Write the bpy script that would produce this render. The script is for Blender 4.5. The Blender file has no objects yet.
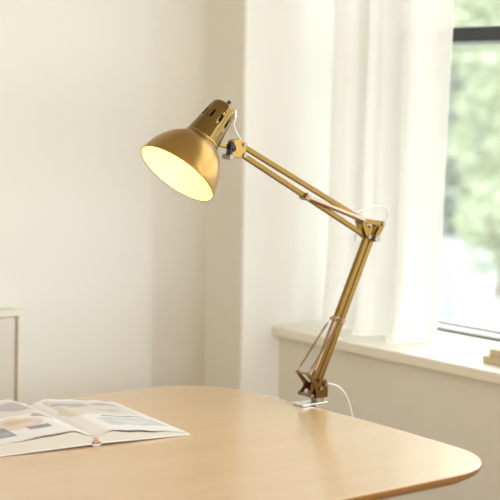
import bpy, bmesh, math, random
from math import sin, cos, pi, radians, sqrt
from mathutils import Vector, Matrix

random.seed(4)
C = bpy.context.scene
COL = C.collection

# ------------------------------------------------------------------ camera
YAW, ROLL, F_PX, HOR = radians(37.4), radians(0.7), 1550.0, 90.0
fw = Vector((sin(YAW), cos(YAW), 0))
r0 = Vector((cos(YAW), -sin(YAW), 0))
u0 = Vector((0, 0, 1))
rt = r0 * cos(ROLL) + u0 * sin(ROLL)
up = u0 * cos(ROLL) - r0 * sin(ROLL)
cam = bpy.data.cameras.new('camera')
camo = bpy.data.objects.new('camera', cam)
COL.objects.link(camo)
m = Matrix((rt, up, -fw)).transposed().to_4x4()
m.translation = Vector((0, 0, 1.37))
camo.matrix_world = m
cam.sensor_width = 36.0
cam.lens = F_PX * 36.0 / 500.0
cam.shift_y = -(250.0 - HOR) / 500.0
cam.clip_start = 0.05
cam.clip_end = 200
cam.dof.use_dof = True
cam.dof.focus_distance = 2.92
cam.dof.aperture_fstop = 3.6
C.camera = camo

# ------------------------------------------------------------------ world, light, exposure
SKY, REAR, EXPO = 4.1, 61.0, 0.11
w = bpy.data.worlds.new('world')
C.world = w
w.use_nodes = True
bg = w.node_tree.nodes['Background']
bg.inputs['Color'].default_value = (0.95, 1.0, 1.04, 1)
bg.inputs['Strength'].default_value = SKY


def area(name, loc, rot, sx, sy, power, color, portal=False):
    l = bpy.data.lights.new(name, 'AREA')
    l.shape = 'RECTANGLE'
    l.size, l.size_y = sx, sy
    l.energy = power
    l.color = color
    if portal:
        l.cycles.is_portal = True
    o = bpy.data.objects.new(name, l)
    COL.objects.link(o)
    o.location = loc
    o.rotation_euler = rot
    return o


# daylight entering through the window on the right, and through the big window behind the camera
area('daylight_portal', (2.74, 1.5, 1.6), (0, radians(90), 0), 1.6, 2.8, 1, (1, 1, 1), True)
area('rear_window_light', (0.35, -2.36, 1.15), (radians(90), 0, 0), 2.8, 1.7, REAR, (0.92, 1.03, 1.15))
C.view_settings.view_transform = 'Standard'
C.view_settings.look = 'None'
C.view_settings.gamma = 1.0
C.view_settings.use_curve_mapping = False
C.view_settings.exposure = EXPO


# ------------------------------------------------------------------ materials
def newmat(name):
    mt = bpy.data.materials.new(name)
    mt.use_nodes = True
    nt = mt.node_tree
    return mt, nt, nt.nodes['Principled BSDF']


def mat(name, col, rough=0.5, metal=0.0, noise=0.0, nscale=30.0, bump=0.0, bscale=200.0, coat=0.0, spec=0.5):
    mt, nt, b = newmat(name)
    b.inputs['Roughness'].default_value = rough
    b.inputs['Metallic'].default_value = metal
    b.inputs['Coat Weight'].default_value = coat
    b.inputs['Specular IOR Level'].default_value = spec
    tc = nt.nodes.new('ShaderNodeTexCoord')
    nz = nt.nodes.new('ShaderNodeTexNoise')
    nz.inputs['Scale'].default_value = nscale
    nz.inputs['Detail'].default_value = 3
    nt.links.new(tc.outputs['Object'], nz.inputs['Vector'])
    mx = nt.nodes.new('ShaderNodeMix')
    mx.data_type = 'RGBA'
    k = noise
    mx.inputs[6].default_value = (col[0] * (1 - k), col[1] * (1 - k), col[2] * (1 - k), 1)
    mx.inputs[7].default_value = (min(1, col[0] * (1 + k)), min(1, col[1] * (1 + k)), min(1, col[2] * (1 + k)), 1)
    nt.links.new(nz.outputs['Fac'], mx.inputs[0])
    nt.links.new(mx.outputs[2], b.inputs['Base Color'])
    if bump:
        n2 = nt.nodes.new('ShaderNodeTexNoise')
        n2.inputs['Scale'].default_value = bscale
        nt.links.new(tc.outputs['Object'], n2.inputs['Vector'])
        bp = nt.nodes.new('ShaderNodeBump')
        bp.inputs['Strength'].default_value = bump
        bp.inputs['Distance'].default_value = 0.002
        nt.links.new(n2.outputs['Fac'], bp.inputs['Height'])
        nt.links.new(bp.outputs['Normal'], b.inputs['Normal'])
    return mt


def wood(name, c1, c2, rough, stretch=(1.2, 14, 14), coat=0.0):
    mt, nt, b = newmat(name)
    tc = nt.nodes.new('ShaderNodeTexCoord')
    mp = nt.nodes.new('ShaderNodeMapping')
    mp.inputs['Scale'].default_value = stretch
    nt.links.new(tc.outputs['Object'], mp.inputs['Vector'])
    n1 = nt.nodes.new('ShaderNodeTexNoise')
    n1.inputs['Scale'].default_value = 2.2
    n1.inputs['Detail'].default_value = 6
    n1.inputs['Distortion'].default_value = 0.6
    nt.links.new(mp.outputs[0], n1.inputs['Vector'])
    n2 = nt.nodes.new('ShaderNodeTexNoise')
    n2.inputs['Scale'].default_value = 14
    n2.inputs['Detail'].default_value = 4
    nt.links.new(mp.outputs[0], n2.inputs['Vector'])
    ad = nt.nodes.new('ShaderNodeMath')
    ad.operation = 'MULTIPLY_ADD'
    ad.inputs[1].default_value = 0.35
    nt.links.new(n2.outputs['Fac'], ad.inputs[0])
    nt.links.new(n1.outputs['Fac'], ad.inputs[2])
    cr = nt.nodes.new('ShaderNodeValToRGB')
    cr.color_ramp.elements[0].position = 0.45
    cr.color_ramp.elements[1].position = 0.9
    cr.color_ramp.elements[0].color = (*c1, 1)
    cr.color_ramp.elements[1].color = (*c2, 1)
    nt.links.new(ad.outputs[0], cr.inputs[0])
    nt.links.new(cr.outputs[0], b.inputs['Base Color'])
    b.inputs['Roughness'].default_value = rough
    b.inputs['Coat Weight'].default_value = coat
    b.inputs['Coat Roughness'].default_value = 0.2
    return mt


M = {}
M['wall'] = mat('wall_paint', (0.79, 0.76, 0.70), 0.85, noise=0.012, nscale=3, bump=0.05, bscale=300, spec=0.2)
M['wall_bounce'] = mat('ochre_bounce_paint', (0.72, 0.53, 0.10), 0.85, noise=0.015, nscale=3, spec=0.2)  # ochre made up for the unseen left wall, adds warm bounce light
M['ceiling'] = mat('ceiling_paint', (0.85, 0.83, 0.79), 0.9, noise=0.01, spec=0.2)
M['floor'] = wood('oak_floor', (0.48, 0.28, 0.06), (0.58, 0.35, 0.085), 0.5)
M['sill'] = mat('cream_sill', (0.88, 0.83, 0.73), 0.4, noise=0.01, nscale=8)
M['frame'] = mat('charcoal_aluminium', (0.016, 0.016, 0.014), 0.4, noise=0.05)
M['alu'] = mat('grey_aluminium', (0.35, 0.36, 0.35), 0.35, 0.6, noise=0.04)
M['alu_light'] = mat('anodised_aluminium', (0.72, 0.73, 0.71), 0.4, 0.3, noise=0.03)
M['seal'] = mat('black_rubber_seal', (0.02, 0.02, 0.02), 0.6, noise=0.05)
M['top'] = wood('pale_oak_top', (0.65, 0.425, 0.22), (0.71, 0.475, 0.26), 0.34, (1.0, 12, 12), coat=0.9)
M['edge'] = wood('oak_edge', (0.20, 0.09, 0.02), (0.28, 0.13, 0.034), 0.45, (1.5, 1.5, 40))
M['leg'] = wood('oak_leg', (0.55, 0.36, 0.18), (0.66, 0.46, 0.26), 0.45, (14, 14, 1.2))
M['brass'] = mat('satin_brass', (0.37, 0.215, 0.064), 0.31, 1.0, noise=0.03, nscale=60)
M['brass_cap'] = mat('polished_brass', (0.20, 0.118, 0.04), 0.17, 1.0, noise=0.05, nscale=60)
M['brass_bar'] = mat('brushed_brass', (0.25, 0.142, 0.038), 0.36, 1.0, noise=0.05, nscale=60)
M['brass_dark'] = mat('dark_brass', (0.22, 0.112, 0.035), 0.35, 1.0, noise=0.05, nscale=60)
M['steel'] = mat('nickel_steel', (0.34, 0.29, 0.24), 0.45, 1.0, noise=0.03)
M['rose'] = mat('pale_rose_brass', (0.42, 0.29, 0.19), 0.34, 1.0, noise=0.03)
M['wire'] = mat('dark_spring_wire', (0.30, 0.22, 0.13), 0.35, 1.0, noise=0.03)
M['clampmetal'] = mat('bright_clamp_steel', (0.80, 0.77, 0.73), 0.25, 1.0, noise=0.03)
M['black'] = mat('black_plastic', (0.005, 0.0045, 0.004), 0.5, noise=0.05)
M['cable'] = mat('white_cable', (0.74, 0.71, 0.67), 0.45, noise=0.01)
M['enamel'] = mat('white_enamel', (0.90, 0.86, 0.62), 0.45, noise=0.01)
M['cab'] = mat('cabinet_white', (0.80, 0.75, 0.64), 0.5, noise=0.01)
M['panel'] = mat('cabinet_grey_panel', (0.70, 0.66, 0.60), 0.5, noise=0.01)
M['board'] = mat('book_cover_white', (0.82, 0.78, 0.74), 0.4, noise=0.02)
M['redband'] = mat('headband_orange', (0.60, 0.28, 0.15), 0.6, noise=0.05)
M['beige'] = mat('beige_cloth_cover', (0.66, 0.54, 0.36), 0.7, noise=0.06, nscale=120, bump=0.2, bscale=900)
M['tan'] = mat('tan_cloth_cover', (0.60, 0.47, 0.31), 0.7, noise=0.06, nscale=120, bump=0.2, bscale=900)
M['pave'] = mat('pale_paving', (0.40, 0.41, 0.39), 0.8, noise=0.12, nscale=1.5)
M['bark'] = mat('tree_bark', (0.22, 0.17, 0.12), 0.9, noise=0.3, nscale=9, bump=0.6, bscale=30)
M['planter'] = mat('white_planter', (0.85, 0.84, 0.80), 0.6, noise=0.02)
M['greybox'] = mat('grey_green_planter', (0.36, 0.40, 0.37), 0.6, noise=0.05)
M['facade'] = mat('pale_render', (0.55, 0.50, 0.45), 0.85, noise=0.06, nscale=2)


def leafmat(name, c1, c2):
    mt, nt, b = newmat(name)
    tc = nt.nodes.new('ShaderNodeTexCoord')
    nz = nt.nodes.new('ShaderNodeTexNoise')
    nz.inputs['Scale'].default_value = 2.2
    nt.links.new(tc.outputs['Object'], nz.inputs['Vector'])
    cr = nt.nodes.new('ShaderNodeValToRGB')
    cr.color_ramp.elements[0].position = 0.35
    cr.color_ramp.elements[1].position = 0.65
    cr.color_ramp.elements[0].color = (*c1, 1)
    cr.color_ramp.elements[1].color = (*c2, 1)
    nt.links.new(nz.outputs['Fac'], cr.inputs[0])
    nt.links.new(cr.outputs[0], b.inputs['Base Color'])
    b.inputs['Roughness'].default_value = 0.5
    tr = nt.nodes.new('ShaderNodeBsdfTranslucent')
    nt.links.new(cr.outputs[0], tr.inputs['Color'])
    mx = nt.nodes.new('ShaderNodeMixShader')
    mx.inputs[0].default_value = 0.4
    out = nt.nodes['Material Output']
    nt.links.new(b.outputs[0], mx.inputs[1])
    nt.links.new(tr.outputs[0], mx.inputs[2])
    nt.links.new(mx.outputs[0], out.inputs['Surface'])
    return mt


M['leaf_a'] = leafmat('leaf_hazed_green', (0.46, 0.50, 0.34), (0.62, 0.65, 0.47))  # outdoor haze put into the leaf colours, paled and less saturated
M['leaf_b'] = leafmat('leaf_hazed_grey', (0.50, 0.53, 0.46), (0.60, 0.62, 0.54))


def sheermat():
    mt = bpy.data.materials.new('white_sheer')
    mt.use_nodes = True
    nt = mt.node_tree
    nt.nodes.clear()
    out = nt.nodes.new('ShaderNodeOutputMaterial')
    tc = nt.nodes.new('ShaderNodeTexCoord')
    wv = nt.nodes.new('ShaderNodeTexNoise')
    wv.inputs['Scale'].default_value = 500
    nt.links.new(tc.outputs['Object'], wv.inputs['Vector'])
    cr = nt.nodes.new('ShaderNodeValToRGB')
    cr.color_ramp.elements[0].color = (0.86, 0.84, 0.80, 1)
    cr.color_ramp.elements[1].color = (0.92, 0.90, 0.86, 1)
    nt.links.new(wv.outputs['Fac'], cr.inputs[0])
    df = nt.nodes.new('ShaderNodeBsdfDiffuse')
    tl = nt.nodes.new('ShaderNodeBsdfTranslucent')
    tp = nt.nodes.new('ShaderNodeBsdfTransparent')
    nt.links.new(cr.outputs[0], df.inputs['Color'])
    nt.links.new(cr.outputs[0], tl.inputs['Color'])
    a = nt.nodes.new('ShaderNodeMixShader')
    a.inputs[0].default_value = 0.28
    nt.links.new(df.outputs[0], a.inputs[1])
    nt.links.new(tl.outputs[0], a.inputs[2])
    b = nt.nodes.new('ShaderNodeMixShader')
    b.inputs[0].default_value = 0.07
    nt.links.new(a.outputs[0], b.inputs[1])
    nt.links.new(tp.outputs[0], b.inputs[2])
    nt.links.new(b.outputs[0], out.inputs['Surface'])
    return mt


M['sheer'] = sheermat()


def glassmat():
    mt = bpy.data.materials.new('window_glass')
    mt.use_nodes = True
    nt = mt.node_tree
    nt.nodes.clear()
    out = nt.nodes.new('ShaderNodeOutputMaterial')
    tp = nt.nodes.new('ShaderNodeBsdfTransparent')
    tp.inputs['Color'].default_value = (0.97, 0.99, 0.98, 1)
    gl = nt.nodes.new('ShaderNodeBsdfGlossy')
    gl.inputs['Roughness'].default_value = 0.02
    mx = nt.nodes.new('ShaderNodeMixShader')
    mx.inputs[0].default_value = 0.07
    nt.links.new(tp.outputs[0], mx.inputs[1])
    nt.links.new(gl.outputs[0], mx.inputs[2])
    nt.links.new(mx.outputs[0], out.inputs['Surface'])
    return mt


M['glass'] = glassmat()


def bulbmat():
    mt, nt, b = newmat('lit_bulb')
    b.inputs['Base Color'].default_value = (1, 0.95, 0.8, 1)
    b.inputs['Emission Color'].default_value = (1.0, 0.80, 0.325, 1)
    b.inputs['Emission Strength'].default_value = 20.0
    return mt


M['bulb'] = bulbmat()


def pagemat(name, marks):
    """white page with soft printed pictures: marks are (u0,u1,v0,v1,colour,round)"""
    mt, nt, b = newmat(name)
    b.inputs['Roughness'].default_value = 0.4
    uv = nt.nodes.new('ShaderNodeUVMap')
    nz = nt.nodes.new('ShaderNodeTexNoise')
    nz.inputs['Scale'].default_value = 7
    nz.inputs['Detail'].default_value = 3
    nt.links.new(uv.outputs[0], nz.inputs['Vector'])
    sub = nt.nodes.new('ShaderNodeVectorMath')
    sub.operation = 'MULTIPLY_ADD'
    sub.inputs[1].default_value = (0.07, 0.07, 0)
    sub.inputs[2].default_value = (-0.035, -0.035, 0)
    nt.links.new(nz.outputs['Color'], sub.inputs[0])
    addv = nt.nodes.new('ShaderNodeVectorMath')
    addv.operation = 'ADD'
    nt.links.new(uv.outputs[0], addv.inputs[0])
    nt.links.new(sub.outputs[0], addv.inputs[1])
    sx = {}
    for key, src in (('straight', uv.outputs[0]), ('round', addv.outputs[0])):
        s = nt.nodes.new('ShaderNodeSeparateXYZ')
        nt.links.new(src, s.inputs[0])
        sx[key] = s

    def math(op, a, bb):
        n = nt.nodes.new('ShaderNodeMath')
        n.operation = op
        for i, v in enumerate((a, bb)):
            if isinstance(v, (int, float)):
                n.inputs[i].default_value = v
            else:
                nt.links.new(v, n.inputs[i])
        return n.outputs[0]
    cur = None
    base = (0.86, 0.83, 0.85, 1)
    for (a0, a1, v0, v1, colr, rnd) in marks:
        s = sx['round' if rnd else 'straight']
        du = math('DIVIDE', math('ABSOLUTE', math('SUBTRACT', s.outputs[0], (a0 + a1) / 2), 0), (a1 - a0) / 2)
        dv = math('DIVIDE', math('ABSOLUTE', math('SUBTRACT', s.outputs[1], (v0 + v1) / 2), 0), (v1 - v0) / 2)
        if rnd:
            d = math('ADD', math('POWER', du, 2), math('POWER', dv, 2))
        else:
            d = math('MAXIMUM', du, dv)
        mask = math('LESS_THAN', d, 1.0)
        mx = nt.nodes.new('ShaderNodeMix')
        mx.data_type = 'RGBA'
        nt.links.new(mask, mx.inputs[0])
        if cur is None:
            mx.inputs[6].default_value = base
        else:
            nt.links.new(cur, mx.inputs[6])
        mx.inputs[7].default_value = (*colr, 1)
        cur = mx.outputs[2]
    nt.links.new(cur, b.inputs['Base Color'])
    return mt


def leavesmat():
    """paper block edge with fine page lines"""
    mt, nt, b = newmat('paper_block_edge')
    tc = nt.nodes.new('ShaderNodeTexCoord')
    wv = nt.nodes.new('ShaderNodeTexWave')
    wv.bands_direction = 'Z'
    wv.inputs['Scale'].default_value = 260
    wv.inputs['Distortion'].default_value = 1.0
    nt.links.new(tc.outputs['Object'], wv.inputs['Vector'])
    cr = nt.nodes.new('ShaderNodeValToRGB')
    cr.color_ramp.elements[0].color = (0.60, 0.54, 0.46, 1)
    cr.color_ramp.elements[1].color = (0.74, 0.69, 0.61, 1)
    nt.links.new(wv.outputs['Fac'], cr.inputs[0])
    nt.links.new(cr.outputs[0], b.inputs['Base Color'])
    b.inputs['Roughness'].default_value = 0.8
    return mt


M['paper'] = leavesmat()


# ------------------------------------------------------------------ mesh helpers
def wloc(o):
    v = Vector((0, 0, 0))
    while o is not None:
        v += o.location
        o = o.parent
    return v


AFF = None      # the lamp's drawing frame -> the room


def link(name, bm, material, parent=None, smooth=False, kind=None, bevel=0.0, segs=2):
    """bm is authored in world coordinates; origin goes to the parent's"""
    mats = material if isinstance(material, (list, tuple)) else [material]
    if AFF:
        for v in bm.verts:
            v.co = AFF(v.co)
    bmesh.ops.recalc_face_normals(bm, faces=bm.faces[:])
    if parent is not None:
        off = wloc(parent)
        bmesh.ops.translate(bm, verts=bm.verts[:], vec=-off)
    me = bpy.data.meshes.new(name)
    if smooth:
        for f in bm.faces:
            f.smooth = True
    bm.to_mesh(me)
    bm.free()
    for mm in mats:
        me.materials.append(mm)
    o = bpy.data.objects.new(name, me)
    COL.objects.link(o)
    if parent is not None:
        o.parent = parent
    if kind:
        o['kind'] = kind
    if bevel:
        md = o.modifiers.new('bevel', 'BEVEL')
        md.width = bevel
        md.segments = segs
        md.limit_method = 'ANGLE'
        md.angle_limit = radians(40)
        md.harden_normals = False
    return o


def thing(name, label, cat, loc=(0, 0, 0), group=None):
    o = bpy.data.objects.new(name, None)
    COL.objects.link(o)
    o.location = loc
    o.empty_display_size = 0.1
    tag(o, label, cat, group)
    return o


def tag(o, label, cat, group=None):
    o['label'] = label
    o['category'] = cat
    if group:
        o['group'] = group


def box(bm, x0, x1, y0, y1, z0, z1):
    vs = [bm.verts.new(p) for p in ((x0, y0, z0), (x1, y0, z0), (x1, y1, z0), (x0, y1, z0),
                                    (x0, y0, z1), (x1, y0, z1), (x1, y1, z1), (x0, y1, z1))]
    for f in ((3, 2, 1, 0), (4, 5, 6, 7), (0, 1, 5, 4), (1, 2, 6, 5), (2, 3, 7, 6), (3, 0, 4, 7)):
        bm.faces.new([vs[i] for i in f])
    return vs


def BOX(*a):
    bm = bmesh.new()
    box(bm, *a)
    return bm


def bar(bm, p0, p1, wx, wy, side=Vector((0, 1, 0))):
    """rectangular bar from p0 to p1; wy along `side`, wx along the other cross direction"""
    p0, p1 = Vector(p0), Vector(p1)
    d = (p1 - p0).normalized()
    s = (side - d * side.dot(d)).normalized()
    n = d.cross(s)
    vs = []
    for p in (p0, p1):
        for a, b in ((-1, -1), (1, -1), (1, 1), (-1, 1)):
            vs.append(bm.verts.new(p + n * (a * wx / 2) + s * (b * wy / 2)))
    for f in ((3, 2, 1, 0), (4, 5, 6, 7), (0, 1, 5, 4), (1, 2, 6, 5), (2, 3, 7, 6), (3, 0, 4, 7)):
        bm.faces.new([vs[i] for i in f])


def cyl(bm, p0, p1, r0_, r1_=None, n=20, cap=True):
    p0, p1 = Vector(p0), Vector(p1)
    r1_ = r0_ if r1_ is None else r1_
    d = (p1 - p0).normalized()
    a = d.orthogonal().normalized()
    b = d.cross(a)
    R0 = [bm.verts.new(p0 + (a * cos(2 * pi * i / n) + b * sin(2 * pi * i / n)) * r0_) for i in range(n)]
    R1 = [bm.verts.new(p1 + (a * cos(2 * pi * i / n) + b * sin(2 * pi * i / n)) * r1_) for i in range(n)]
    for i in range(n):
        bm.faces.new((R0[i], R0[(i + 1) % n], R1[(i + 1) % n], R1[i]))
    if cap:
        bm.faces.new(R0[::-1])
        bm.faces.new(R1)


def tube(bm, pts, r, n=10, cap=True):
    pts = [Vector(p) for p in pts]
    t0 = (pts[1] - pts[0]).normalized()
    a = t0.orthogonal().normalized()
    rings = []
    for i, p in enumerate(pts):
        t = (pts[min(i + 1, len(pts) - 1)] - pts[max(i - 1, 0)]).normalized()
        a = (a - t * a.dot(t)).normalized()
        b = t.cross(a)
        rings.append([bm.verts.new(p + (a * cos(2 * pi * k / n) + b * sin(2 * pi * k / n)) * r) for k in range(n)])
    for q in range(len(rings) - 1):
        for k in range(n):
            bm.faces.new((rings[q][k], rings[q][(k + 1) % n], rings[q + 1][(k + 1) % n], rings[q + 1][k]))
    if cap:
        bm.faces.new(rings[0][::-1])
        bm.faces.new(rings[-1])


def spline(P, n=10):
    P = [Vector(p) for p in P]
    out = []
    for i in range(len(P) - 1):
        a = P[max(i - 1, 0)]
        b = P[i]
        c = P[i + 1]
        d = P[min(i + 2, len(P) - 1)]
        for k in range(n):
            t = k / n
            out.append(0.5 * ((2 * b) + (c - a) * t + (2 * a - 5 * b + 4 * c - d) * t * t + (3 * b - a - 3 * c + d) * t ** 3))
    out.append(P[-1])
    return out


def lathe(bm, origin, axis, prof, n=64, skip=None, xdir=None):
    """prof: list of (s, r) along axis; skip(i, k) drops the face of row i and column k"""
    origin, axis = Vector(origin), Vector(axis).normalized()
    a = (xdir or Vector((0, 1, 0)))
    a = (a - axis * a.dot(axis)).normalized()
    b = axis.cross(a)
    rings = []
    for s, r in prof:
        if r < 1e-6:
            rings.append([bm.verts.new(origin + axis * s)])
        else:
            rings.append([bm.verts.new(origin + axis * s + (a * cos(2 * pi * k / n) + b * sin(2 * pi * k / n)) * r) for k in range(n)])
    for i in range(len(rings) - 1):
        A, B = rings[i], rings[i + 1]
        for k in range(n):
            if skip and skip(i, k):
                continue
            k2 = (k + 1) % n
            if len(A) == 1:
                bm.faces.new((A[0], B[k2], B[k]))
            elif len(B) == 1:
                bm.faces.new((A[k], A[k2], B[0]))
            else:
                bm.faces.new((A[k], A[k2], B[k2], B[k]))


# ------------------------------------------------------------------ the room
XL, YF, ZC = -2.3, -2.3, 2.65
YB = 3.19           # back wall
XW = 2.346          # wall below the sill
XG = 2.625          # glass line
link('floor', BOX(XL - 0.1, 2.78, YF - 0.1, YB + 0.1, -0.1, 0), M['floor'], kind='structure')
link('ceiling', BOX(XL - 0.1, 2.78, YF - 0.1, YB + 0.1, ZC, ZC + 0.1), M['ceiling'], kind='structure')
link('wall_back', BOX(XL - 0.1, 2.132, YB, YB + 0.1, 0, ZC), M['wall'], kind='structure')
link('wall_left', BOX(XL - 0.1, XL, YF, YB, 0, ZC), M['wall_bounce'], kind='structure')  # out of view, set close in to strengthen its warm bounce
# boxed-out pillar whose inner corner is plastered to a soft cove
bm = bmesh.new()
CR = 0.10
pl_ = [(2.78, 2.941), (2.78, YB + 0.1), (2.232 - CR, YB + 0.1), (2.232 - CR, YB)]
pl_ += [(2.232 - CR + CR * sin(radians(a)), YB - CR + CR * cos(radians(a))) for a in range(6, 91, 6)]
pl_ += [(2.232, 2.949), (2.2335, 2.9445), (2.2365, 2.9415), (2.241, 2.941)]
lo = [bm.verts.new((x, y, 0)) for x, y in pl_]
hi = [bm.verts.new((x, y, ZC)) for x, y in pl_]
bm.faces.new(lo)
bm.faces.new(hi)
for i in range(len(pl_)):
    j = (i + 1) % len(pl_)
    f = bm.faces.new((lo[i], lo[j], hi[j], hi[i]))
    f.smooth = 4 <= i < len(pl_) - 5
link('wall_corner', bm, M['wall'], kind='structure')
WY0 = 0.15          # near end of the window opening
bm = bmesh.new()
box(bm, XW, 2.78, YF, 2.941, 0, 0.776)
box(bm, XW, 2.78, YF, WY0, 0.776, ZC)
box(bm, XW, 2.78, WY0, 2.941, 2.36, ZC)
link('wall_right', bm, M['wall'], kind='structure')
# front wall behind the camera with its big window opening
bm = bmesh.new()
box(bm, XL, XW, YF - 0.1, YF, 0, 0.25)
box(bm, XL, XW, YF - 0.1, YF, 2.05, ZC)
box(bm, XL, -1.15, YF - 0.1, YF, 0.25, 2.05)
box(bm, 1.85, XW, YF - 0.1, YF, 0.25, 2.05)
link('wall_front', bm, M['wall'], kind='structure')

# window on the right: frame, transom, bottom track, panes, sill
win = bpy.data.objects.new('window_1', None)
COL.objects.link(win)
win.location = (XG, 1.5, 0.80)
win['kind'] = 'structure'
W0, W1 = XG, XG + 0.06
YE = 2.941
bm = bmesh.new()
box(bm, W0, W1, YE - 0.06, YE, 0.83, 2.36)
box(bm, W0, W1, WY0, WY0 + 0.06, 0.83, 2.36)
box(bm, W0, W1, WY0 + 0.06, YE - 0.06, 2.30, 2.36)
box(bm, W0, W1, 1.42, 1.48, 0.83, 2.30)
link('window_frame', bm, M['frame'], win, bevel=0.003)
bm = bmesh.new()
box(bm, W0, W1, 1.48, YE - 0.06, 1.491, 1.525)
box(bm, W0, W1, WY0 + 0.06, 1.42, 1.491, 1.525)
link('transom', bm, M['frame'], win, bevel=0.002)
bm = bmesh.new()
box(bm, W0 + 0.004, W1 - 0.006, 1.48, YE - 0.06, 1.484, 1.491)
link('transom_seal', bm, M['alu'], win)
link('track_seal', BOX(W0 - 0.006, W1 + 0.004, WY0, YE, 0.799, 0.804), M['seal'], win)
link('bottom_track', BOX(W0 - 0.004, W1, WY0, YE, 0.804, 0.811), M['alu_light'], win, bevel=0.001)
link('track_lip', BOX(W0 + 0.024, W1 - 0.024, WY0, YE, 0.811, 0.8155), M['alu'], win)
for (ya, yb) in ((1.48, YE - 0.06), (WY0 + 0.06, 1.42)):
    for (za, zb) in ((0.8155, 1.484), (1.525, 2.30)):
        link('glass_pane', BOX(W0 + 0.028, W0 + 0.034, ya, yb, za, zb), M['glass'], win)
link('window_sill', BOX(2.324, 2.78, WY0 - 0.05, 2.9405, 0.776, 0.80), M['sill'], win, bevel=0.004, segs=3)
# window behind the camera
bm = bmesh.new()
box(bm, -1.15, 1.85, YF - 0.08, YF - 0.03, 0.25, 0.31)
box(bm, -1.15, 1.85, YF - 0.08, YF - 0.03, 1.99, 2.05)
for x in (-1.15, 0.32, 1.79):
    box(bm, x, x + 0.06, YF - 0.08, YF - 0.03, 0.31, 1.99)
link('window_2', bm, M['frame'], kind='structure')


# ------------------------------------------------------------------ curtain
def curtain():
    bm = bmesh.new()
    nu, nv = 260, 46
    z0, z1 = 0.802, 2.34
    grid = []
    for j in range(nv + 1):
        t = j / nv
        z = z0 + (z1 - z0) * t
        row = []
        yl = 2.885 - 0.020 * min(1, t * 2.2)
        yr = 2.520 - 0.040 * min(1, t * 2.2) ** 0.8
        for i in range(nu + 1):
            s = i / nu
            # tight folds at the wall side, loose ones towards the glass
            ph = 2 * pi * (3.3 * s ** 0.85 + 0.15)
            amp = 0.034 - 0.010 * s + 0.006 * sin(3 * s * pi + 1.2)
            flare = 1.0 + 0.5 * max(0, 0.12 - t) / 0.12
            y = yl + (yr - yl) * s + 0.010 * sin(2 * ph + 0.6) * (0.6 + 0.4 * sin(9 * s))
            x = 2.455 + amp * flare * sin(ph + 0.25 * sin(5 * t)) + 0.006 * sin(2.3 * ph + 1.1 + 1.5 * t)
            if t < 0.06:
                k = (0.06 - t) / 0.06
                x += -0.018 * k * k * (0.5 + 0.5 * sin(ph * 1.3))
            row.append(bm.verts.new((x, y, z)))
        grid.append(row)
    for j in range(nv):
        for i in range(nu):
            bm.faces.new((grid[j][i], grid[j][i + 1], grid[j + 1][i + 1], grid[j + 1][i]))
    o = link('curtain', bm, M['sheer'], smooth=True)
    tag(o, 'white sheer curtain gathered in soft folds at the window, hanging to the sill', 'curtain')


curtain()


# ------------------------------------------------------------------ sill books
def sill_book(name, label, x0, x1, y0, y1, z0, th, cover):
    t = thing(name, label, 'book', ((x0 + x1) / 2, (y0 + y1) / 2, z0), 'books stacked on the window sill')
    b = 0.0022
    bm = bmesh.new()
    box(bm, x0, x1, y0, y1, z0, z0 + b)
    box(bm, x0, x1, y0, y1, z0 + th - b, z0 + th)
    box(bm, x0, x0 + b, y0, y1, z0 + b, z0 + th - b)
    link('cover', bm, cover, t)
    link('pages', BOX(x0 + b, x1 - 0.004, y0 + 0.004, y1 - 0.004, z0 + b, z0 + th - b), M['paper'], t)


sill_book('book', 'beige book at the bottom of the pair on the window sill', 2.385, 2.535, 2.06, 2.298, 0.8003, 0.0150, M['beige'])
sill_book('book', 'tan book lying on top of the beige one on the window sill', 2.387, 2.530, 2.05, 2.281, 0.8156, 0.0150, M['tan'])

# ------------------------------------------------------------------ cabinet against the back wall
cb = thing('cabinet', 'low white cabinet with grey panel front against the back wall', 'cabinet', (1.3, 3.14, 0))
bm = bmesh.new()
cx0, cx1, cy0, cy1, ct = 0.85, 1.752, 3.142, 3.188, 0.859
box(bm, cx0, cx1, cy0, cy1, ct - 0.014, ct)
box(bm, cx0, cx0 + 0.010, cy0, cy1, 0.0, ct - 0.014)
box(bm, cx1 - 0.010, cx1, cy0, cy1, 0.0, ct - 0.014)
box(bm, cx0 + 0.010, cx1 - 0.010, cy0, cy1, 0.0, 0.06)
link('carcass', bm, M['cab'], cb, bevel=0.002)
link('door', BOX(cx0 + 0.012, cx1 - 0.012, cy0 + 0.008, cy0 + 0.026, 0.062, ct - 0.016), M['panel'], cb, bevel=0.0015)

# ------------------------------------------------------------------ table
TZ = 0.74


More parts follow.
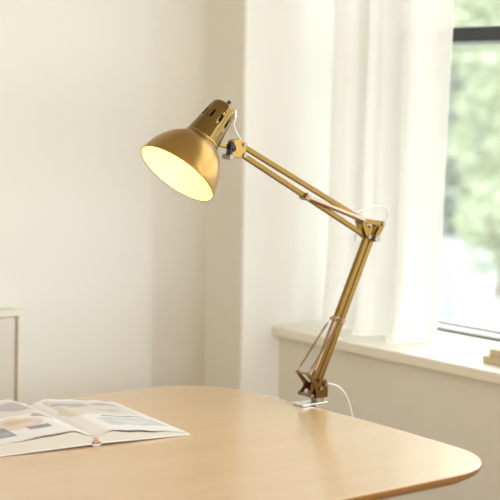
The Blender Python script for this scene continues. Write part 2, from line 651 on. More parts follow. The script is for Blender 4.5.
def table_outline(inset=0.0, n=26):
    x0, x1, y0, y1 = 0.20 + inset, 1.957 - inset, 1.818 + inset, 2.717 - inset
    cxm, cym = (x0 + x1) / 2, (y0 + y1) / 2
    rx, ry = 0.135 - inset, 0.140 - inset
    pts = []
    for (qx, qy, a0) in ((x1 - rx, y1 - ry, 0), (x0 + rx, y1 - ry, 90), (x0 + rx, y0 + ry, 180), (x1 - rx, y0 + ry, 270)):
        for k in range(n + 1):
            a = radians(a0 + 90 * k / n)
            ca, sa = cos(a), sin(a)
            e = 2 / 2.25
            px = qx + rx * (abs(ca) ** e) * (1 if ca >= 0 else -1)
            py = qy + ry * (abs(sa) ** e) * (1 if sa >= 0 else -1)
            pts.append((px, py))
    # subdivide the straight runs and bow the sides out a little
    out = []
    N = len(pts)
    for i in range(N):
        a, b = pts[i], pts[(i + 1) % N]
        d = math.hypot(a[0] - b[0], a[1] - b[1])
        k = max(1, int(d / 0.05))
        for q in range(k):
            out.append((a[0] + (b[0] - a[0]) * q / k, a[1] + (b[1] - a[1]) * q / k))
    hx, hy = (x1 - x0) / 2, (y1 - y0) / 2
    res = []
    for (x, y) in out:
        u, v = (x - cxm) / hx, (y - cym) / hy
        x2 = x + 0.029 * (1 - v * v) * u ** 3
        y2 = y + 0.010 * (1 - u * u) * v ** 3
        res.append((x2, y2))
    clean = []
    for p in res:
        if not clean or math.hypot(p[0] - clean[-1][0], p[1] - clean[-1][1]) > 1e-4:
            clean.append(p)
    return clean


tb = thing('table', 'pale oak table with rounded corners and a brown edge, carrying the lamp and open book', 'table', (1.08, 2.27, 0))
bm = bmesh.new()
base = table_outline(0.0)
cxm, cym = 1.081, 2.268


def shrink(d):
    out = []
    n = len(base)
    for i, p in enumerate(base):
        a, b = base[i - 1], base[(i + 1) % n]
        t = Vector((b[0] - a[0], b[1] - a[1])).normalized()
        out.append((p[0] - t.y * d, p[1] + t.x * d))
    return out


top_r = [bm.verts.new((x, y, TZ)) for x, y in shrink(0.0012)]
r1 = [bm.verts.new((x, y, TZ - 0.0012)) for x, y in base]
bm.faces.new(top_r)
for i in range(len(base)):
    j = (i + 1) % len(base)
    bm.faces.new((top_r[i], r1[i], r1[j], top_r[j]))
link('tabletop', bm, M['top'], tb)
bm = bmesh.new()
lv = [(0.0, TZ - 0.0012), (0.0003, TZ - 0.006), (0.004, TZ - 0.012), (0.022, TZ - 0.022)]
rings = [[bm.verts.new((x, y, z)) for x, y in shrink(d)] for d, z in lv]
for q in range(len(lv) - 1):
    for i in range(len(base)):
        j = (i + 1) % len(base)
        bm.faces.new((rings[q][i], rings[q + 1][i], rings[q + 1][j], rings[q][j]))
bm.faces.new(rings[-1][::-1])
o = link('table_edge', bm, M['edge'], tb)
o['label'] = 'brown bevelled wooden edge'
for f in o.data.polygons:
    f.use_smooth = len(f.vertices) == 4
for (lx, ly) in ((1.66, 2.48), (1.66, 2.06), (0.50, 2.48), (0.50, 2.06)):
    bm = bmesh.new()
    dx, dy = (0.05 if lx > 1 else -0.05), (0.05 if ly > 2.2 else -0.05)
    cyl(bm, (lx + dx, ly + dy, 0.0), (lx, ly, TZ - 0.0222), 0.015, 0.026, 24)
    link('leg', bm, M['leg'], tb, smooth=False, bevel=0.002)

# ------------------------------------------------------------------ open book
BTH = radians(7.0)
bu = Vector((cos(BTH), -sin(BTH), 0))
bv = Vector((sin(BTH), cos(BTH), 0))
B0 = Vector((1.450, 2.331, TZ))
BL = 0.308


def bp(u, v, z):
    return B0 + bu * u + bv * v + Vector((0, 0, z))


bk = thing('book', 'open picture book lying spread on the oak table', 'book', tuple(B0))
# boards: left and right, lying on the table, meeting in a raised spine
for side, wd in ((-1, 0.200), (1, 0.186)):
    bm = bmesh.new()
    P = [(0.010 * side, 0.0035), (wd * side, 0.0004)]
    vs = []
    for v in (-0.004, BL + 0.004):
        for (u, z) in P:
            for dz in (0, 0.0022):
                vs.append(bm.verts.new(bp(u, v, z + dz)))
    a = vs
    for f in ((0, 2, 3, 1), (4, 5, 7, 6), (0, 1, 5, 4), (2, 6, 7, 3), (0, 4, 6, 2), (1, 3, 7, 5)):
        bm.faces.new([a[i] for i in f])
    link('cover_board', bm, M['board'], bk)
bm = bmesh.new()
vs = []
for v in (-0.004, BL + 0.004):
    for (u, z) in ((-0.010, 0.0035), (-0.006, 0.0006), (0.006, 0.0006), (0.010, 0.0035), (0.0095, 0.0052), (0.0055, 0.0024), (-0.0055, 0.0024), (-0.0095, 0.0052)):
        vs.append(bm.verts.new(bp(u, v, z)))
for i in range(8):
    j = (i + 1) % 8
    bm.faces.new((vs[i], vs[j], vs[8 + j], vs[8 + i]))
bm.faces.new((vs[0], vs[1], vs[6], vs[7])); bm.faces.new((vs[1], vs[2], vs[5], vs[6])); bm.faces.new((vs[2], vs[3], vs[4], vs[5]))
bm.faces.new((vs[15], vs[14], vs[9], vs[8])); bm.faces.new((vs[14], vs[13], vs[10], vs[9])); bm.faces.new((vs[13], vs[12], vs[11], vs[10]))
link('spine', bm, M['board'], bk)
o = link('headband', (lambda b: (cyl(b, bp(0, -0.0005, 0.0075), bp(0, 0.003, 0.0075), 0.0048, n=14), b)[1])(bmesh.new()), M['redband'], bk)
o['label'] = 'orange headband at the spine'


def leafblock(side, prof, wd, lid, marks):
    """prof: heights of the page surface over u; stacked pages below it"""
    n, nv = 40, 18
    us = [wd * (i / n) for i in range(n + 1)]

    def h(u):
        for (a, ha), (b, hb) in zip(prof[:-1], prof[1:]):
            if a <= u <= b:
                t = (u - a) / (b - a)
                t = t * t * (3 - 2 * t) if lid else t
                return ha + (hb - ha) * t
        return prof[-1][1]

    def zb(u):
        return 0.0058 - 0.0031 * (u / wd)
    bm = bmesh.new()
    uvl = bm.loops.layers.uv.new('UVMap')
    top = [[bm.verts.new(bp(side * u, BL * j / nv, h(u))) for u in us] for j in range(nv + 1)]
    for j in range(nv):
        for i in range(n):
            f = bm.faces.new((top[j][i], top[j][i + 1], top[j + 1][i + 1], top[j + 1][i]))
            f.smooth = True
            for l, (a, b) in zip(f.loops, ((i, j), (i + 1, j), (i + 1, j + 1), (i, j + 1))):
                l[uvl].uv = (a / n, b / nv)
    link('page', bm, pagemat('printed_page_' + ('left' if side < 0 else 'right'), marks), bk)
    bm = bmesh.new()
    k = 0.0006
    gap = [0.0034 * max(0.0, sin(pi * min(1.0, max(0.0, (u / wd - 0.05) / 0.75)))) for u in us]
    A = [bm.verts.new(bp(side * u, 0.001, max(zb(u) + 0.0008, h(u) - k - g))) for u, g in zip(us, gap)]
    Bv = [bm.verts.new(bp(side * u, 0.001, zb(u))) for u in us]
    A2 = [bm.verts.new(bp(side * u, BL - 0.001, h(u) - k)) for u in us]
    B2 = [bm.verts.new(bp(side * u, BL - 0.001, zb(u))) for u in us]
    for i in range(n):
        bm.faces.new((A[i], Bv[i], Bv[i + 1], A[i + 1]))
        bm.faces.new((A2[i], A2[i + 1], B2[i + 1], B2[i]))
        bm.faces.new((A[i], A[i + 1], A2[i + 1], A2[i]))
        bm.faces.new((Bv[i], B2[i], B2[i + 1], Bv[i + 1]))
    bm.faces.new((A[n], Bv[n], B2[n], A2[n]))
    bm.faces.new((A[0], A2[0], B2[0], Bv[0]))
    link('page_block', bm, M['paper'], bk)


PURP, SLATE, PINK, TAN, BLUE, ORNG, GREY = ((0.50, 0.44, 0.46), (0.24, 0.27, 0.32), (0.76, 0.62, 0.57), (0.66, 0.52, 0.40),
                                            (0.60, 0.64, 0.68), (0.66, 0.46, 0.28), (0.56, 0.53, 0.52))
leafblock(1, [(0, 0.0125), (0.012, 0.019), (0.03, 0.024), (0.075, 0.0195), (0.13, 0.0125), (0.178, 0.0060)], 0.180, True, [
    (0.10, 0.94, 0.52, 0.94, (0.70, 0.66, 0.66), False),
    (0.12, 0.55, 0.74, 0.86, PURP, True), (0.50, 0.80, 0.60, 0.70, GREY, True), (0.60, 0.92, 0.82, 0.90, PURP, True),
    (0.05, 0.30, 0.46, 0.72, (0.72, 0.64, 0.54), True),
    (0.42, 0.90, 0.43, 0.47, (0.40, 0.38, 0.40), False), (0.30, 0.95, 0.17, 0.40, BLUE, False),
    (0.40, 0.85, 0.23, 0.33, (0.70, 0.73, 0.76), True)])
leafblock(-1, [(0, 0.0125), (0.012, 0.020), (0.045, 0.0305), (0.09, 0.028), (0.15, 0.0225), (0.198, 0.0175)], 0.195, True, [
    (0.06, 0.96, 0.55, 0.95, (0.74, 0.69, 0.67), False),
    (0.10, 0.50, 0.66, 0.90, PURP, True), (0.08, 0.30, 0.44, 0.56, (0.40, 0.37, 0.37), True),
    (0.50, 0.90, 0.62, 0.80, TAN, True), (0.62, 0.80, 0.66, 0.76, ORNG, True),
    (0.28, 0.75, 0.24, 0.50, PINK, True), (0.36, 0.66, 0.34, 0.46, TAN, True), (0.46, 0.60, 0.36, 0.44, ORNG, True),
    (0.30, 0.52, 0.18, 0.26, SLATE, False), (0.68, 0.97, 0.12, 0.34, SLATE, False), (0.70, 0.95, 0.16, 0.24, (0.36, 0.38, 0.42), False)])

# ------------------------------------------------------------------ desk lamp
LY = 2.318


def L(x, z, dy=0.0):
    return Vector((x, LY + dy, z))


LY2 = 2.397


def lamp_frame(v):
    return Vector((1.0972 * v.x + 0.0014 * v.z + 0.122, LY2 + 1.05 * (v.y - LY), 0.0018 * v.x + 1.0478 * v.z - 0.0382))


def lamp_frame_inv(v):
    a, b, c, d = 1.0972, 0.0014, 0.0018, 1.0478
    x, z = v.x - 0.122, v.z + 0.0382
    k = a * d - b * c
    return Vector(((d * x - b * z) / k, LY + (v.y - LY2) / 1.05, (a * z - c * x) / k))


lamp = thing('desk_lamp', 'brass swing-arm desk lamp, lit, clamped to the table edge', 'lamp', (2.012, LY2, TZ))
AFF = lamp_frame
# clamp: C-shaped steel bracket with a screw below
bm = bmesh.new()
box(bm, 1.676, 1.735, LY - 0.017, LY + 0.017, TZ + 0.0003, TZ + 0.0045)
box(bm, 1.7065, 1.711, LY - 0.017, LY + 0.017, TZ - 0.055, TZ + 0.0003)
box(bm, 1.676, 1.7065, LY - 0.015, LY + 0.015, TZ - 0.055, TZ - 0.050)
cl = link('clamp', bm, M['clampmetal'], lamp, bevel=0.001)
bm = bmesh.new()
cyl(bm, L(1.689, TZ - 0.080), L(1.689, TZ - 0.030), 0.0035, n=14)
cyl(bm, L(1.689, TZ - 0.030), L(1.689, TZ - 0.0225), 0.010, n=20)
bar(bm, L(1.674, TZ - 0.078), L(1.704, TZ - 0.078), 0.005, 0.004)
link('clamp_screw', bm, M['steel'], cl)
bm = bmesh.new()
cyl(bm, L(1.723, TZ + 0.0045), L(1.723, TZ + 0.012), 0.0125, n=24)
link('socket', bm, M['steel'], lamp, smooth=False, bevel=0.001)
# pivot bracket: two cheek plates with hooked lever arms


def plate(bm, poly, y, th):
    a = [bm.verts.new((x, y - th / 2, z)) for x, z in poly]
    b = [bm.verts.new((x, y + th / 2, z)) for x, z in poly]
    bm.faces.new(a)
    bm.faces.new(b[::-1])
    n = len(poly)
    for i in range(n):
        bm.faces.new((a[i], b[i], b[(i + 1) % n], a[(i + 1) % n]))


bm = bmesh.new()
for dy in (-0.012, 0.012):
    plate(bm, [(1.7105, TZ + 0.012), (1.7365, TZ + 0.012), (1.7375, TZ + 0.034), (1.733, TZ + 0.047), (1.719, TZ + 0.047), (1.709, TZ + 0.030)], LY + dy, 0.003)
box(bm, 1.7105, 1.7365, LY - 0.0105, LY + 0.0105, TZ + 0.012, TZ + 0.0155)
box(bm, 1.7335, 1.7365, LY - 0.0105, LY + 0.0105, TZ + 0.0155, TZ + 0.034)
link('pivot_bracket', bm, M['brass_dark'], lamp, bevel=0.0008)
for dy in (-0.015, 0.015):
    bm = bmesh.new()
    plate(bm, [(1.683, TZ + 0.062), (1.688, TZ + 0.066), (1.700, TZ + 0.052), (1.7125, TZ + 0.040), (1.721, TZ + 0.034), (1.716, TZ + 0.024),
               (1.707, TZ + 0.027), (1.697, TZ + 0.044)], LY + dy, 0.003)
    link('spring_lever', bm, M['brass_dark'], lamp, bevel=0.0006)
    bm = bmesh.new()
    plate(bm, [(1.700, TZ + 0.046), (1.707, TZ + 0.044), (1.7055, TZ + 0.034), (1.700, TZ + 0.024), (1.6975, TZ + 0.0155),
               (1.689, TZ + 0.0175), (1.690, TZ + 0.025), (1.698, TZ + 0.033)], LY + dy * 0.82, 0.003)
    link('lever_hook', bm, M['brass_dark'], lamp, bevel=0.0006)
for (x, z) in ((1.729, TZ + 0.038), (1.716, TZ + 0.032), (1.6945, TZ + 0.020)):
    bm = bmesh.new()
    cyl(bm, L(x, z, -0.0205), L(x, z, 0.0205), 0.0034, n=16)
    link('bolt', bm, M['steel'], lamp)
bm = bmesh.new()
cyl(bm, L(1.6865, TZ + 0.062, -0.019), L(1.6865, TZ + 0.062, 0.019), 0.002, n=12)
link('bolt', bm, M['steel'], lamp)

# lower arm: two square tubes side by side
A0, A1 = Vector((1.7215, 0, 0.789)), Vector((1.8535, 0, 1.072))
dA = (A1 - A0).normalized()
nA = Vector((dA.z, 0, -dA.x))
arm = None
for k, (sd, e0, e1) in enumerate(((-0.0060, -0.006, 0.0), (0.0060, -0.012, 0.006))):
    bm = bmesh.new()
    p0 = A0 + nA * sd + dA * e0
    p1 = A1 + nA * sd + dA * e1
    bar(bm, L(p0.x, p0.z), L(p1.x, p1.z), 0.0102, 0.0102)
    link('lower_arm_bar', bm, M['brass_bar'], lamp, bevel=0.0012)
# collar and its rivet
pc = A0 + dA * 0.118
bm = bmesh.new()
bar(bm, L(pc.x - dA.x * 0.004, pc.z - dA.z * 0.004), L(pc.x + dA.x * 0.004, pc.z + dA.z * 0.004), 0.0245, 0.013)
cyl(bm, L(pc.x - nA.x * 0.004, pc.z - nA.z * 0.004, -0.019), L(pc.x - nA.x * 0.004, pc.z - nA.z * 0.004, 0.019), 0.003, n=14)
link('spring_collar', bm, M['rose'], lamp, bevel=0.0008)


def spring(p0, p1, r, wire, turns, hook=0.012):
    bm = bmesh.new()
    p0, p1 = Vector(p0), Vector(p1)
    d = (p1 - p0).normalized()
    a = d.orthogonal().normalized()
    b = d.cross(a)
    pts = [p0]
    n = int(turns * 9)
    q0, q1 = p0 + d * hook, p1 - d * hook
    for i in range(n + 1):
        t = i / n
        an = 2 * pi * turns * t
        pts.append(q0 + (q1 - q0) * t + (a * cos(an) + b * sin(an)) * r)
    pts.append(p1)
    tube(bm, pts, wire, 6)
    return bm


ps = A0 + dA * 0.118 - nA * 0.010
for dy in (-0.0165, 0.0165):
    link('spring', spring(L(1.6865, TZ + 0.062, dy), L(pc.x - nA.x * 0.006, pc.z - nA.z * 0.006, dy), 0.0017, 0.00045, 70), M['wire'], lamp)
# slim tension rod between the lever and the collar
bm = bmesh.new()
q0 = A0 - nA * 0.0145 + dA * 0.01
q1 = A0 - nA * 0.0100 + dA * 0.112
cyl(bm, L(q0.x, q0.z, -0.004), L(q1.x, q1.z, -0.004), 0.0026, 0.0042, 14)
link('tension_rod', bm, M['rose'], lamp)

# elbow: open triangle of plates
E1, E2, E3 = (1.823, 1.0865), (1.8725, 1.079), (1.8545, 1.0515)
E4 = (1.8365, 1.0545)
bm = bmesh.new()
for dy in (-0.0085, 0.0085):
    for (a, b, wd) in ((E1, E2, 0.010), (E2, E3, 0.0105), (E1, E4, 0.0115)):
        bar(bm, L(a[0], a[1], dy), L(b[0], b[1], dy), wd, 0.003)
    bar(bm, L(E4[0] - 0.002, E4[1] + 0.0005, dy * 0.6), L(E3[0] + 0.003, E3[1] + 0.0005, dy * 0.6), 0.009, 0.003)
link('elbow_bracket', bm, M['brass_bar'], lamp, bevel=0.0008)
for (x, z) in (E1, E2, E3, E4):
    bm = bmesh.new()
    cyl(bm, L(x, z, -0.0125), L(x, z, 0.0125), 0.0036, n=16)
    link('bolt', bm, M['steel'], lamp)
bm = bmesh.new()
cyl(bm, L(1.8525, 1.0505, -0.0165), L(1.8525, 1.0505, 0.0165), 0.0062, n=20)
link('bolt', bm, M['steel'], lamp)

# upper arm: two bars and the covered spring
H1, H2 = (1.536, 1.2405), (1.536, 1.2245)
for (a, b) in ((H1, (1.823, 1.0895)), (H2, (1.8395, 1.0535))):
    bm = bmesh.new()
    bar(bm, L(*a), L(*b), 0.0094, 0.0094)
    link('upper_arm_bar', bm, M['brass_bar'], lamp, bevel=0.0012)
bm = bmesh.new()
cyl(bm, L(1.690, 1.1365, -0.008), L(1.822, 1.0885, -0.009), 0.0044, 0.0052, 18)
link('spring_sleeve', bm, M['rose'], lamp, smooth=False)
bm = bmesh.new()
bar(bm, L(1.683, 1.1415), L(1.692, 1.1365), 0.0125, 0.022)
cyl(bm, L(1.6875, 1.139, -0.013), L(1.6875, 1.139, 0.013), 0.0032, n=14)
link('spring_collar', bm, M['rose'], lamp, bevel=0.0008)

# head bracket with black wing knob
bm = bmesh.new()
for dy in (-0.0075, 0.0075):
    plate(bm, [(1.517, 1.248), (1.527, 1.2505), (1.543, 1.245), (1.5455, 1.233), (1.541, 1.2155), (1.527, 1.2165), (1.513, 1.2195)], LY + dy, 0.003)
box(bm, 1.520, 1.536, LY - 0.006, LY + 0.006, 1.222, 1.243)
hb = link('head_bracket', bm, M['brass'], lamp, bevel=0.0008)
bm = bmesh.new()
cyl(bm, L(1.511, 1.234, -0.004), L(1.520, 1.236, -0.004), 0.0095, 0.0085, 20)
bar(bm, L(1.5085, 1.222, -0.006), L(1.5135, 1.246, -0.006), 0.007, 0.012)
link('wing_knob', bm, M['black'], lamp, bevel=0.001)
for (x, z, r) in ((1.511, 1.2185, 0.0052), (1.541, 1.2205, 0.0042), (1.540, 1.2405, 0.0036)):
    bm = bmesh.new()
    cyl(bm, L(x, z, -0.012), L(x, z, 0.012), r, n=16)
    link('bolt', bm, M['steel'], lamp)

# shade
AFF = None
K = 1.05
AX = Vector((0.660, 0, 0.751)).normalized()
SC = Vector((1.6615, LY2, 1.2105))


def K_(p):
    return [(a_ * K, b_ * K) for a_, b_ in p]


prof = [(0.0, 0.0775), (0.0012, 0.0777), (0.009, 0.0767), (0.020, 0.0742), (0.032, 0.0702), (0.043, 0.0652), (0.0525, 0.0594),
        (0.060, 0.0536), (0.0665, 0.0474), (0.072, 0.0412), (0.0765, 0.0362), (0.0795, 0.0315)]


def inner(p, d):
    """the profile moved d towards the inside, along its normals"""
    out = []
    for i in range(len(p)):
        q0, q1 = p[max(0, i - 1)], p[min(len(p) - 1, i + 1)]
        ts, tr = q1[0] - q0[0], q1[1] - q0[1]
        ln = sqrt(ts * ts + tr * tr)
        out.append((p[i][0] + tr / ln * d, p[i][1] - ts / ln * d))
    return out


# double-walled brass shell with a rolled rim
inn = inner(prof, 0.0010)
inn[0] = (0.0, inn[0][1])
bm = bmesh.new()
lathe(bm, SC, AX, K_(prof), 96)
for f in bm.faces:
    f.smooth = True
lathe(bm, SC, AX, K_(inn), 96)
lathe(bm, SC, AX, K_([prof[0], (-0.0006, (prof[0][1] + inn[0][1]) / 2), inn[0]]), 96)
sh = link('shade', bm, M['brass'], lamp, smooth=True)
bm = bmesh.new()
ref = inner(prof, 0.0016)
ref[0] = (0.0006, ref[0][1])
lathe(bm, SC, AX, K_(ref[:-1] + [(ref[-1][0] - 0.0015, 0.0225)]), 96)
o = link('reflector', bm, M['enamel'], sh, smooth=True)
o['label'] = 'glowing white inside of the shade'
# cap: tapered cylinder with oblong slots, rounded shoulder and flat end
capp = [(0.0770, 0.0340), (0.0795, 0.0337), (0.090, 0.0328), (0.100, 0.0318), (0.108, 0.0309), (0.1185, 0.0298), (0.1230, 0.0293),
        (0.1340, 0.0280), (0.144, 0.0267), (0.1525, 0.0254), (0.1570, 0.0241), (0.1597, 0.0218), (0.1612, 0.0180), (0.1617, 0.010), (0.1617, 0.0)]
NCAP = 80


def slots(i, k):
    return (i in (5, 6)) and (k % 8 in (3, 4)) if i != 5 else (k % 8 in (3, 4))


bm = bmesh.new()
lathe(bm, SC, AX, K_(capp), NCAP, skip=lambda i, k: i in (5, 6) and k % 8 in (3, 4))
cp = link('cap', bm, M['brass_cap'], lamp, smooth=True)
cp['label'] = 'vented brass lamp holder cap with oblong slots'
sm = cp.modifiers.new('thick', 'SOLIDIFY')
sm.thickness = 0.0012
sm.offset = -1.0
bm = bmesh.new()
lathe(bm, SC, AX, K_([(0.0765, 0.0342), (0.0762, 0.0350), (0.0815, 0.0348), (0.0825, 0.0332)]), 80)
link('ring', bm, M['brass'], cp, smooth=True)
# bulb holder inside the cap and the bulb
bm = bmesh.new()
lathe(bm, SC, AX, K_([(0.078, 0.0), (0.078, 0.019), (0.156, 0.019), (0.156, 0.0)]), 32)
link('bulb_holder', bm, M['black'], cp)
bm = bmesh.new()
lathe(bm, SC, AX, K_([(0.0778, 0.013), (0.074, 0.0145), (0.068, 0.0185), (0.060, 0.0225), (0.052, 0.0215), (0.045, 0.0150), (0.0425, 0.007), (0.042, 0.0)]), 40)
o = link('bulb', bm, M['bulb'], lamp, smooth=True)
# arm joint carrying the cap from the head bracket
bm = bmesh.new()
e0 = SC + AX * 0.100
jp = lamp_frame(Vector((1.519, LY, 1.2335)))
bar(bm, (e0.x + 0.018, LY2, e0.z - 0.016), jp, 0.008, 0.010)
link('head_arm', bm, M['brass_cap'], lamp, bevel=0.001)
# switch and cable grommet on the end of the cap
bm = bmesh.new()
e1 = SC + AX * 0.1695
side = Vector((AX.z, 0, -AX.x))
s0 = e1 + side * 0.0015
cyl(bm, s0, s0 + AX * 0.004, 0.0055, n=18)
cyl(bm, s0 + AX * 0.004, s0 + AX * 0.014, 0.0042, 0.0038, n=14)
o = link('switch', bm, M['black'], cp, bevel=0.0005)
bm = bmesh.new()
g0 = SC + AX * 0.1655 + side * 0.0215
cyl(bm, g0, g0 + AX * 0.008 + side * 0.007, 0.0058, 0.0050, n=16)
link('cable_grommet', bm, M['cable'], cp)

# white cable: head -> along the upper bar -> elbow loop -> along the lower arm -> behind the table
g1 = lamp_frame_inv(g0 + AX * 0.007 + side * 0.006)
AFF = lamp_frame
pts = [g1, L(1.5265, 1.303, 0.0), L(1.5275, 1.290, 0.002), L(1.5235, 1.277, 0.002), L(1.526, 1.264, -0.002), L(1.535, 1.253, 0.0)]
for t in (0.04, 0.3, 0.6, 0.9):
    pts.append(L(1.536 + (1.823 - 1.536) * t, 1.2405 + (1.0895 - 1.2405) * t + 0.0045, 0.0062))
pts += [L(1.811, 1.103, 0.003), L(1.827, 1.108, 0), L(1.846, 1.1125, 0), L(1.868, 1.1145, 0), L(1.885, 1.110, 0), L(1.8925, 1.099, 0), L(1.890, 1.085, 0.002), L(1.878, 1.073, 0.006)]
for t in (0.9, 0.5, 0.12):
    p = A0 + (A1 - A0) * t + nA * 0.009
    pts.append(L(p.x, p.z, 0.0078))
pts += [L(1.735, 0.781, 0.0085), L(1.741, 0.7745, 0.006), L(1.752, 0.7735, 0.004), L(1.769, 0.768, 0.0), L(1.785, 0.756, 0.0),
        L(1.797, 0.737, 0.0), L(1.806, 0.712, 0.0), L(1.812, 0.66, 0.0), L(1.812, 0.4, 0.01), L(1.82, 0.06, 0.02), L(1.85, 0.004, 0.05), L(1.93, 0.0035, 0.2)]
bm = bmesh.new()
tube(bm, spline(pts, 9), 0.0018, 10)
o = link('cable', bm, M['cable'], lamp, smooth=True)
o['label'] = 'thin white power cable'
bm = bmesh.new()
cyl(bm, L(1.817, 1.0585, 0.004), L(1.817, 1.047, 0.004), 0.004, n=14)
link('cable_clip', bm, M['cable'], lamp)

AFF = None
# ------------------------------------------------------------------ outside
link('ground_outside', BOX(2.8, 30, -14, 40, -0.12, -0.02), M['pave'], kind='structure')


def leafcloud(bm, blobs, n, size, rng):
    tot = sum(b[3] ** 2 for b in blobs)
    for (x, y, z, r, sz) in blobs:
        for _ in range(int(n * r * r / tot)):
            d = Vector((rng.gauss(0, 1), rng.gauss(0, 1), rng.gauss(0, 1))).normalized()
            q = r * rng.random() ** 0.28
            p = Vector((x, y, z)) + Vector((d.x * q, d.y * q, d.z * q * sz))
            if p.z < 0.02:
                continue
            a = Vector((rng.gauss(0, 1), rng.gauss(0, 1), rng.gauss(0, 0.6))).normalized()
            b = a.cross(Vector((rng.gauss(0, 1), rng.gauss(0, 1), rng.gauss(0, 1)))).normalized()
            s = size * rng.uniform(0.7, 1.3)
            v = [bm.verts.new(p - a * s), bm.verts.new(p + b * s * 0.45), bm.verts.new(p + a * s), bm.verts.new(p - b * s * 0.45)]
            bm.faces.new((v[0], v[1], v[2]))
            bm.faces.new((v[0], v[2], v[3]))


def tree(name, label, cat, x, y, trunk, blobs, n, size, leaf, seed):
    rng = random.Random(seed)
    t = thing(name, label, cat, (x, y, -0.02), 'greenery outside the window')
    bm = bmesh.new()
    leafcloud(bm, blobs, n, size, rng)
    link('foliage', bm, M[leaf], t)
    bm = bmesh.new()
    tp = spline([(x, y, -0.02), (x + 0.05, y, trunk * 0.4), (x - 0.03, y + 0.04, trunk * 0.8), (x + 0.02, y, trunk)], 5)
    tube(bm, tp, 0.02 + 0.035 * trunk / 3, 10)
    for k in range(5):
        an = k * 2.4 + seed
        q = tp[int(len(tp) * (0.45 + 0.1 * k)) % len(tp)]
        tube(bm, spline([q, q + Vector((cos(an) * 0.3, sin(an) * 0.3, 0.35)) * (trunk / 3), q + Vector((cos(an) * 0.7, sin(an) * 0.7, 0.8)) * (trunk / 3)], 4), 0.006 + 0.008 * trunk / 3, 8)
    link('trunk', bm, M['bark'], t)


def vray(px, depth):
    """ground position a given distance along the view, px across the frame"""
    k = (px - 250) / F_PX
    d = fw + r0 * k
    return d.x * depth, d.y * depth


x, y = vray(515, 12.5)
tree('tree', 'soft green leafy tree standing outside, filling the right of the window', 'tree', x, y, 2.6,
     [(x, y, 0.5, 0.5, 1.0), (x, y, 1.1, 0.55, 1.0), (x + 0.2, y - 0.4, 1.9, 1.0, 0.9), (x - 0.1, y + 0.3, 2.7, 0.9, 0.9), (x + 0.6, y - 0.9, 2.6, 1.1, 0.9), (x + .3, y + .2, 3.4, 0.8, .8)], 9000, 0.07, 'leaf_a', 3)
x, y = vray(452, 15.5)
tree('tree', 'grey-green hazy tree farther off, seen beside the curtain edge', 'tree', x, y, 2.8,
     [(x, y, 0.35, 0.6, 0.8), (x + 0.5, y - 0.5, 0.4, 0.6, 0.8), (x - 0.4, y + 0.4, 0.6, 0.6, 0.9), (x, y, 1.0, 0.7, 1.0), (x + 0.2, y + 0.4, 1.6, 1.0, 0.9), (x - 0.2, y - 0.1, 2.6, 1.0, 0.9), (x - 0.6, y + 0.6, 3.2, 1.0, 0.9)], 9500, 0.08, 'leaf_b', 8)
x, y = vray(500, 10.6)
tree('shrub', 'low green shrub at the foot of the tree outside', 'shrub', x, y, 0.5,
     [(x, y, 0.45, 0.28, 1.0), (x + 0.2, y - 0.2, 0.35, 0.3, 1.0), (x + 0.5, y - 0.4, 0.5, 0.35, 1.0)], 2500, 0.045, 'leaf_a', 5)

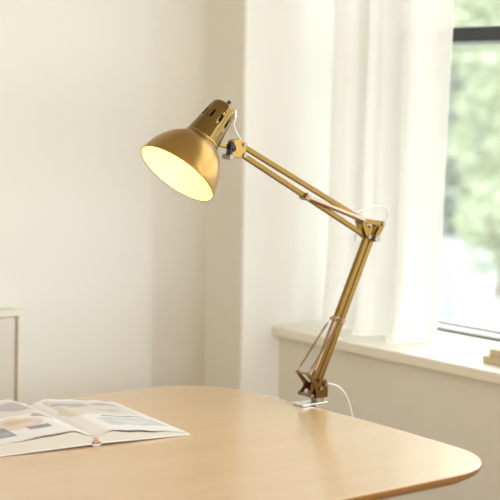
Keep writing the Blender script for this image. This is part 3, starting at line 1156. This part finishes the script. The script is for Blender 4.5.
# clipped hedge closing the view behind the trees
hx0, hy0 = vray(380, 19.8)
hx1, hy1 = vray(640, 18.8)
ht = thing('hedge', 'long low hazy hedge behind the trees outside the window', 'hedge', ((hx0 + hx1) / 2, (hy0 + hy1) / 2, -0.02), 'greenery outside the window')
bm = bmesh.new()
leafcloud(bm, [(hx0 + (hx1 - hx0) * k / 9, hy0 + (hy1 - hy0) * k / 9, 0.45, 0.62, 0.85) for k in range(10)], 9000, 0.075, random.Random(12))
link('foliage', bm, M['leaf_b'], ht)
bm = bmesh.new()
for k in range(10):
    px_, py_ = hx0 + (hx1 - hx0) * k / 9, hy0 + (hy1 - hy0) * k / 9
    tube(bm, [(px_, py_, -0.02), (px_ + 0.02, py_, 0.2), (px_, py_ + 0.02, 0.6)], 0.025, 8)
o = link('stems', bm, M['bark'], ht)
o['kind'] = 'stuff'
for (px_, dep, hh, rr, lf, lab) in ((600, 22.5, 3.4, 1.2, 'leaf_b', 'hazy tree at the far right of the garden outside'),
                                    (330, 23.0, 3.2, 1.1, 'leaf_a', 'soft green tree behind the curtain end of the garden')):
    x, y = vray(px_, dep)
    tree('tree', lab, 'tree', x, y, hh * 0.75, [(x, y, hh * 0.4, rr * 0.8, 1.0), (x + 0.3, y - 0.3, hh * 0.65, rr, 0.9), (x - 0.3, y + 0.3, hh * 0.85, rr * 0.9, 0.9)], 6000, 0.085, lf, int(px_))

# white tapered bollard-like planter and the grey-green planter box beside it
x, y = vray(477, 8.8)
pl = thing('planter', 'blurred white upright planter standing on the paving outside', 'planter', (x, y, -0.02))
bm = bmesh.new()
lathe(bm, (x, y, -0.02), (0, 0, 1), [(0, 0.0), (0, 0.085), (0.02, 0.09), (0.28, 0.092), (0.34, 0.088), (0.34, 0.078), (0.31, 0.076), (0.31, 0.0)], 40)
link('pot', bm, M['planter'], pl, smooth=False)
bm = bmesh.new()
leafcloud(bm, [(x + 0.02, y - 0.02, 0.40, 0.075, 1.2)], 120, 0.03, random.Random(2))
o = link('plant', bm, M['leaf_b'], pl)
x, y = vray(446, 9.6)
bm = BOX(x - 0.35, x + 0.10, y - 0.10, y + 0.35, -0.02, 0.42)
o = link('planter_box', bm, M['greybox'], bevel=0.01)
tag(o, 'grey-green planter box on the paving, left of the white planter', 'planter')
# pale building far off
hb_ = thing('building', 'pale rendered building far behind the trees', 'building', (17, 19, -0.02))
bm = BOX(19, 27, 16, 26, -0.02, 5.0)
link('wall', bm, M['facade'], hb_)
bm = BOX(18.7, 27.3, 15.7, 26.3, 5.0, 5.25)
link('roof', bm, M['alu'], hb_)
for i in range(4):
    yy = 17 + 2.2 * i
    link('window', BOX(18.97, 19.03, yy, yy + 1.1, 1.0, 2.5), M['frame'], hb_)
